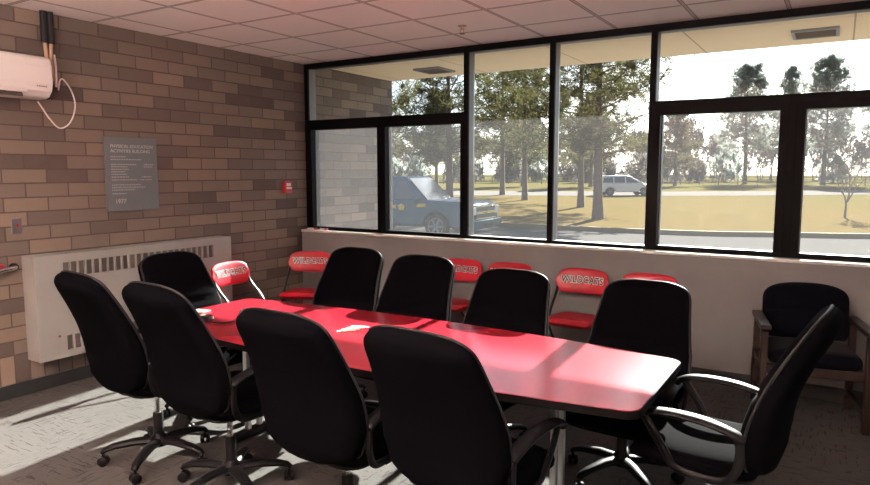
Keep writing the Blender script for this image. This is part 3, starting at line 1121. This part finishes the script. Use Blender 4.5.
for x in (wx, -1.5):
    for y in (-.87, .87):
        wheel(t, x, y, .39, .25)
gr = MB().bb(2.60, 2.69, -.70, .70, .62, 1.03).build('grille', M['car_blue'], t, bevel=.01)
ch = MB()
for z in (.64, .80, .84, 1.01):
    ch.bb(2.68, 2.71, -.70, .70, z - .012, z + .012)
ch.build('chrome_bars', M['chrome'], gr)
MB().prism([(-.11, -.012), (-.05, -.012), (-.04, -.03), (.04, -.03), (.05, -.012), (.11, -.012), (.11, .012), (.05, .012), (.04, .03), (-.04, .03), (-.05, .012), (-.11, .012)], 2.71, 2.725, 'yz').build('emblem', M['gold'], gr, loc=(0, 0, .82))
for s in (-1, 1):
    MB().bb(2.56, 2.69, s * .70 if s < 0 else .70, s * .985 if s < 0 else .985, .76, 1.0).build('headlamp', M['head_glass'], t, bevel=.015)
MB().prism(rrect(1.96, .26, .05), 2.60, 2.80, 'yz').build('front_bumper', M['car_blue'], t, bevel=.02, loc=(0, 0, .47))
MB().bb(2.78, 2.81, -.30, .30, .40, .47).build('plate_recess', M['plastic'], t)
for s in (-1, 1):
    m_ = MB().box((.78, s * 1.06, 1.20), (.14, .20, .16)).build('side_mirror', M['car_blue'], t, bevel=.03)
for k in range(7):                                          # row of yellow door characters, unreadable at this distance
    pass
ms = MB()
for k in range(8):
    ms.bb(-.62 + k * .085, -.555 + k * .085, -.998, -.990, .92 + .0, 1.02)
ms.build('door_marking', M['gold'], t)
MB().prism([(.16, .86), (.34, .86), (.36, 1.0), (.25, 1.07), (.14, 1.0)], -.999, -.990, 'xz').build('door_shield', M['gold'], t)
MB().prism([(.78, .98), (1.08, .98), (1.12, 1.07), (.82, 1.07)], -.999, -.990, 'xz').build('fender_marking', M['gold'], t)
hd = MB()
for x in (-.86, .10):
    hd.bb(x, x + .16, -1.01, -.99, .98, 1.0)
hd.build('door_handles', M['chrome'], t)
MB().bb(-1.9, 1.0, -.995, -.985, .40, .44).build('rocker_trim', M['plastic'], t)

# silver minivan on the road
t = thing('minivan', 'silver minivan driving on the road beyond the lawn', 'car', (-10.9, 51.2, G + .02), R(34))
prof = [(-2.3, .30), (-2.42, .55), (-2.38, 1.0), (-2.3, 1.06), (1.35, 1.02), (2.1, .88), (2.38, .68), (2.36, .34)] + list(reversed(arch(1.5, .40, .32))) + list(reversed(arch(-1.4, .40, .32)))
shell(t, prof, 1.85, 1.85, 1.1, 2, M['car_silver'], 'body', .06)
g = [(-2.34, 1.02), (-2.12, 1.58), (-1.9, 1.68), (.0, 1.72), (.35, 1.66), (1.55, 1.0)]
shell(t, g, 1.78, 1.40, 1.02, 1.72, M['car_silver'], 'cabin', .06)
for s in (-1, 1):
    for pts_ in ([(-2.05, 1.10), (-1.95, 1.52), (-1.15, 1.58), (-1.15, 1.10)], [(-1.05, 1.10), (-1.05, 1.58), (-.15, 1.60), (-.15, 1.10)], [(-.05, 1.10), (-.05, 1.60), (.28, 1.56), (1.05, 1.10)]):
        def yy(z): return s * (.89 + (.70 - .89) * (z - 1.02) / .7 + .004)
        vs = [(x, yy(z), z) for x, z in pts_] + [(x, yy(z) + s * .004, z) for x, z in pts_]
        MB().add(vs, [(0, 1, 2, 3), (7, 6, 5, 4), (0, 1, 5, 4), (1, 2, 6, 5), (2, 3, 7, 6), (3, 0, 4, 7)]).build('side_window', M['car_glass'], t)
    MB().bb(-2.44, -2.30, s * .72 - .1, s * .72 + .1, .78, 1.0).build('tail_lamp', M['tail'], t, bevel=.02)
    MB().bb(2.2, 2.36, s * .68 - .12, s * .68 + .12, .66, .80).build('headlamp', M['head_glass'], t, bevel=.02)
vs = [(1.50, -.76, 1.06), (1.50, .76, 1.06), (.42, .66, 1.64), (.42, -.66, 1.64)]
MB().add(vs + [(x + .015, y, z + .015) for x, y, z in vs], [(0, 1, 2, 3), (7, 6, 5, 4), (0, 1, 5, 4), (1, 2, 6, 5), (2, 3, 7, 6), (3, 0, 4, 7)]).build('windshield', M['car_glass'], t)
for x in (1.5, -1.4):
    for y in (-.80, .80):
        wheel(t, x, y, .34, .21)

# ------------------------------------------------------------------ outdoors: trees
def needles(centres, rng, n, ln, wd, up=.3):
    V, F = [], []
    for c in centres:
        for _ in range(n):
            d = rng.normal(size=3)
            d[2] = d[2] * .8 + up
            d /= np.linalg.norm(d) + 1e-9
            s = np.cross(d, rng.normal(size=3))
            s /= np.linalg.norm(s) + 1e-9
            l = ln * rng.uniform(.6, 1.15)
            b = c + d * l * .08
            k = len(V)
            V += [tuple(b - s * wd), tuple(b + s * wd), tuple(c + d * l + s * wd * .4), tuple(c + d * l - s * wd * .4)]
            F.append((k, k + 1, k + 2, k + 3))
    return V, F


def make_pine(name, h, crown0, cr, nb, tpb, tr, seed, mat, n_need=10, ln=.34, wd=.017, top_pow=.75, spr=.17):
    rng = np.random.default_rng(seed)
    root = thing(name, '', 'tree')
    tp = []
    for i in range(12):
        q = i / 11
        tp.append((.10 * math.sin(2.1 * q + seed) * h / 10, .10 * math.sin(1.7 * q + seed * 2) * h / 10, h * .97 * q))
    trunk = MB().tube(tp, [tr * (1.25 if i == 0 else 1) * (1 - .85 * (i / 11) ** 1.1) for i in range(12)], n=12).build('trunk', M['bark'], root, smooth='auto')
    br = MB()
    cents = []
    for b in range(nb):
        q = (b + rng.uniform(0, 1)) / nb
        z0 = h * (crown0 + (.97 - crown0) * q)
        L = cr * ((1 - q) ** top_pow * .9 + .12) * rng.uniform(.65, 1.15) * (.75 + .5 * min(1, q * 3) if q < .33 else 1)
        a = b * 2.4 + rng.uniform(-.5, .5)
        rise = rng.uniform(-.12, .30) + .35 * q
        pts = []
        for k in range(5):
            u = k / 4
            pts.append((tp[0][0] + math.cos(a) * L * u + rng.normal() * .04 * L * u, math.sin(a) * L * u + rng.normal() * .04 * L * u, z0 + L * (rise * u + .12 * u * u) + rng.normal() * .03 * L * u))
        r0 = max(.012, tr * .26 * (1 - q * .7)) 
        br.tube(pts, [r0 * (1 - .8 * k / 4) for k in range(5)], n=5)
        for _ in range(tpb):
            u = rng.uniform(.22, 1.04) ** .8
            k = min(3, int(u * 4)); f = u * 4 - k
            p = np.array(pts[k]) * (1 - f) + np.array(pts[k + 1]) * f
            sp = spr * L * (1.1 - .5 * u)
            cents.append(p + rng.normal(size=3) * np.array([sp, sp, sp * .55]))
    br.build('branches', M['bark'], root, fix=False)
    V, F = needles(cents, rng, n_need, ln, wd)
    MB().add(V, F).build('foliage', mat, root, fix=False)
    return root


def place(o, x, y, label, group=None, s=1.0, rz=0.0, sz=None):
    o.location = (x, y, G)
    o.scale = (s, s, sz or s)
    o.rotation_euler.z = rz
    o['label'] = label
    if group: o['group'] = group
    return o


GP = 'pine trees on the lawn'
pA = make_pine('pine_tree', 10.5, .26, 3.9, 52, 34, .22, 3, M['needle'], 11, .34, .016)
place(pA, -4.0, 22.7, 'large pine with a thick trunk on the dry lawn, in front of the silver minivan', GP)
pB = make_pine('pine_tree', 12.0, .24, 4.2, 54, 32, .19, 8, M['needle'], 11, .38, .019)
place(pB, -8.0, 31.7, 'slimmer pine just left of the thick-trunked pine, further back on the lawn', GP)
pC = make_pine('pine_tree', 13.0, .22, 4.8, 54, 32, .20, 15, M['needle'], 11, .42, .023)
place(pC, -14.6, 38.8, 'dark pine seen through the second window, right of the parked utility vehicle', GP)
place(copy_tree(pA), -12.2, 23.9, 'pine behind the parked utility vehicle, seen through the left window', GP, .95, 2.1)
place(copy_tree(pB), -20.5, 47.0, 'pine between the utility vehicle and the second window pine, far back', GP, 1.15, 1.0)
place(copy_tree(pC), -24.5, 35.0, 'leftmost pine, close to the end of the outer brick wall', GP, 1.0, 4.0)
GF = 'pines beyond the road'
pF = make_pine('far_pine_tree', 19.5, .30, 4.6, 60, 34, .34, 21, M['needle_haze'], 9, .70, .055, .5, .27)
place(pF, -8.9, 116, 'tall pine beyond the road seen left of the wide black mullion', GF)
place(copy_tree(pF), 2.5, 113.6, 'tall pine beyond the road seen just right of the wide black mullion', GF, .98, 2.0, 1.0)
place(copy_tree(pF), 11.8, 127, 'tall pine beyond the road at the right edge of the window', GF, 1.05, 3.7, 1.12)
place(copy_tree(pF), -3.6, 131, 'narrow pine beyond the road whose top rises above the transom by the wide mullion', GF, .62, 5.1, 1.06)
pG = make_pine('far_pine_tree', 11.0, .22, 3.0, 46, 30, .22, 33, M['needle'], 9, .50, .040, .5, .24)
place(pG, -15.5, 93.6, 'small yellow-green pine beyond the road right of the third mullion', GF)
place(copy_tree(pG), -24.0, 82.0, 'small pine beyond the road behind the thick-trunked pine', GF, 1.1, 1.9)
place(copy_tree(pG), -33.0, 80.0, 'small pine beyond the road left of the thick-trunked pine', GF, 1.2, 3.0)
place(copy_tree(pG), -46.0, 78.0, 'small pine beyond the road seen through the second window', GF, 1.25, 4.4)


def make_bare(name, h, seed, levels=4, r0=.11, mat='twig', tmin=.006, spread=.55, up=.25, tf=.27, gain=1.0):
    rng = np.random.default_rng(seed)
    root = thing(name, '', 'tree')
    tr, br = MB(), MB()

    def grow(p, d, L, r, lv):
        q = p + d * L
        mid = (p + q) / 2 + rng.normal(size=3) * L * .05
        (tr if lv == 0 else br).tube([p, mid, q], [max(r, tmin), max(r * .85, tmin), max(r * .68, tmin)], n=6 if lv < 2 else 3, caps=False)
        if lv >= levels: return
        for k in range(3 if lv else 4):
            nd = d + rng.normal(size=3) * spread + np.array([0, 0, up])
            nd /= np.linalg.norm(nd)
            st = p + (q - p) * rng.uniform(.65, 1.0) if lv else q
            grow(st, nd, L * rng.uniform(.62, .86) * (gain if lv == 0 else 1), r * .60, lv + 1)
    grow(np.zeros(3), np.array([.02, .02, 1.0]), h * tf, r0, 0)
    tr.build('trunk', M[mat], root, smooth='auto', fix=False)
    br.build('branches', M[mat], root, fix=False)
    return root


sp = make_bare('bare_sapling', 4.2, 7, 5, .055, spread=.42, up=.42, tf=.15, gain=1.75)
place(sp, 5.2, 29.2, 'bare leafless sapling standing on the lawn right of the wide mullion')
b1 = make_bare('bare_tree', 9.5, 11, 6, .16, tmin=.055)
b2 = make_bare('bare_tree', 9.0, 12, 6, .15, tmin=.055, spread=.62)
b3 = make_bare('bare_tree', 10.0, 13, 6, .16, tmin=.055, spread=.5)
cx, cy = 4.94, -5.36
DISCS = []


def radius(o, sc):
    r = 0
    for ch in o.children:
        for v in ch.data.vertices:
            r = max(r, math.hypot(v.co.x, v.co.y))
    return r * sc


def free(x, y, r):
    for a, b, q in DISCS:
        if (a - x) ** 2 + (b - y) ** 2 < (q + r) ** 2:
            return False
    DISCS.append((x, y, r))
    return True


for o in bpy.data.objects:
    if o.name.startswith('far_pine'):
        DISCS.append((o.location.x, o.location.y, radius(o, o.scale.x)))


def scatter(srcs, want, d0, d1, az0, az1, rs, sz, seed, lab):
    rng = random.Random(seed)
    rad = [radius(o, 1.0) for o in srcs]
    used, cnt = set(), 0
    for _ in range(9000):
        if cnt >= want: break
        az, dist, k = R(rng.uniform(az0, az1)), d0 + (d1 - d0) * rng.random(), rng.randrange(len(srcs))
        x, y = cx - math.sin(az) * dist, cy + math.cos(az) * dist
        sc = rng.uniform(*rs)
        if not free(x, y, rad[k] * sc): continue
        o = copy_tree(srcs[k]) if k in used else srcs[k]
        used.add(k)
        place(o, x, y, lab[k][0], lab[k][1], sc, rng.uniform(0, 6.28), rng.uniform(*sz))
        cnt += 1


def make_shrub(name, seed, mat):
    rg = np.random.default_rng(seed)
    root = thing(name, '', 'shrub')
    cs = []
    for _ in range(130):
        a, r = rg.uniform(0, 6.28), rg.uniform(0, 1) ** .5
        cs.append(np.array([r * 3.6 * math.cos(a), r * 1.8 * math.sin(a), rg.uniform(.1, 1) * 3.0 * (1 - .5 * r * r)]))
    V, F = needles(cs, rg, 12, .75, .07, .5)
    MB().add(V, F).build('foliage', M[mat], root, fix=False)
    st = MB()
    for _ in range(9):
        a = rg.uniform(0, 6.28)
        st.tube([(.3 * math.cos(a), .3 * math.sin(a), 0), (2.2 * math.cos(a), 1.1 * math.sin(a), 1.9)], [.06, .02], n=4)
    st.build('stems', M['twig'], root, fix=False)
    return root


s1, s2 = make_shrub('shrub', 1, 'shrub'), make_shrub('shrub', 2, 'needle_haze')
scatter([s1, s2], 60, 122, 140, -9, 68, (.8, 1.15), (1.3, 2.2), 5, [('brown dormant bush in the hedge line far beyond the road', 'brown bushes in the far hedge line'),
        ('grey-green bush in the hedge line far beyond the road', 'green bushes in the far hedge line')])
bl = ('bare grey-brown tree in the hazy tree line beyond the road', 'bare trees in the distant tree line')
scatter([b1, b2, b3], 150, 140, 215, -9, 68, (.9, 1.25), (1.0, 1.6), 6, [bl, bl, bl])

# low rail fence in front of the hedge
t = thing('rail_fence', 'low rail fence in front of the hedge far beyond the road', 'fence')
fp = []
for i in range(40):
    az = R(45 - 55 * i / 39)
    fp.append(Vector((cx - math.sin(az) * 112, cy + math.cos(az) * 112, G)))
for p in fp:
    MB().bb(p.x - .06, p.x + .06, p.y - .06, p.y + .06, G, G + 1.35).build('post', M['twig'], t)
for z in (.55, 1.2):
    MB().tube([p + Vector((0, 0, z)) for p in fp], .045, n=5).build('rail', M['twig'], t)

# ------------------------------------------------------------------ light
SUN_DIR = Vector((.075, -1, -.459)).normalized()
sl = bpy.data.lights.new('sun', 'SUN')
sl.energy, sl.angle, sl.color = 24.0, R(.53), (1, .95, .88)
so = bpy.data.objects.new('sun', sl)
COL.objects.link(so)
so.rotation_euler = SUN_DIR.to_track_quat('-Z', 'Y').to_euler()

wd = bpy.data.worlds.new('sky')
scene.world = wd
wd.use_nodes = True
nt = wd.node_tree
nt.nodes.clear()
sky = nt.nodes.new('ShaderNodeTexSky')
sky.sky_type = 'NISHITA'
sky.sun_disc = False
sky.sun_elevation = R(24.6)
sky.sun_rotation = math.atan2(-SUN_DIR.x, -SUN_DIR.y)
sky.air_density, sky.dust_density, sky.ozone_density = 1.0, 1.2, 1.0
bg = nt.nodes.new('ShaderNodeBackground')
bg.inputs[1].default_value = .11
wo = nt.nodes.new('ShaderNodeOutputWorld')
hs = nt.nodes.new('ShaderNodeHueSaturation')
hs.inputs['Saturation'].default_value = .62
nt.links.new(sky.outputs[0], hs.inputs['Color'])
tn = nt.nodes.new('ShaderNodeMix')
tn.data_type, tn.blend_type = 'RGBA', 'MULTIPLY'
tn.inputs[0].default_value = 1
tn.inputs[7].default_value = (.90, 1, 1.16, 1)
nt.links.new(hs.outputs[0], tn.inputs[6])
nt.links.new(tn.outputs[2], bg.inputs[0])
nt.links.new(bg.outputs[0], wo.inputs[0])

# ------------------------------------------------------------------ camera and view
cd = bpy.data.cameras.new('camera')
cd.sensor_width = 36
cd.lens = 655.68 / 870 * 36
cd.clip_end = 1000
co = bpy.data.objects.new('camera', cd)
COL.objects.link(co)
co.location = (4.94387, -5.35832, 1.60673)
co.rotation_euler = (PI / 2 - R(6.17507), 0, R(31.62826))
scene.camera = co

scene.view_settings.view_transform = 'Standard'
scene.view_settings.look = 'None'
scene.view_settings.gamma = 1
scene.view_settings.use_curve_mapping = False
scene.view_settings.exposure = 0.8
scene.cycles.max_bounces = 12
scene.cycles.diffuse_bounces = 6
scene.cycles.transparent_max_bounces = 24
scene.cycles.sample_clamp_indirect = 60
scene.cycles.caustics_reflective = False
scene.cycles.caustics_refractive = False
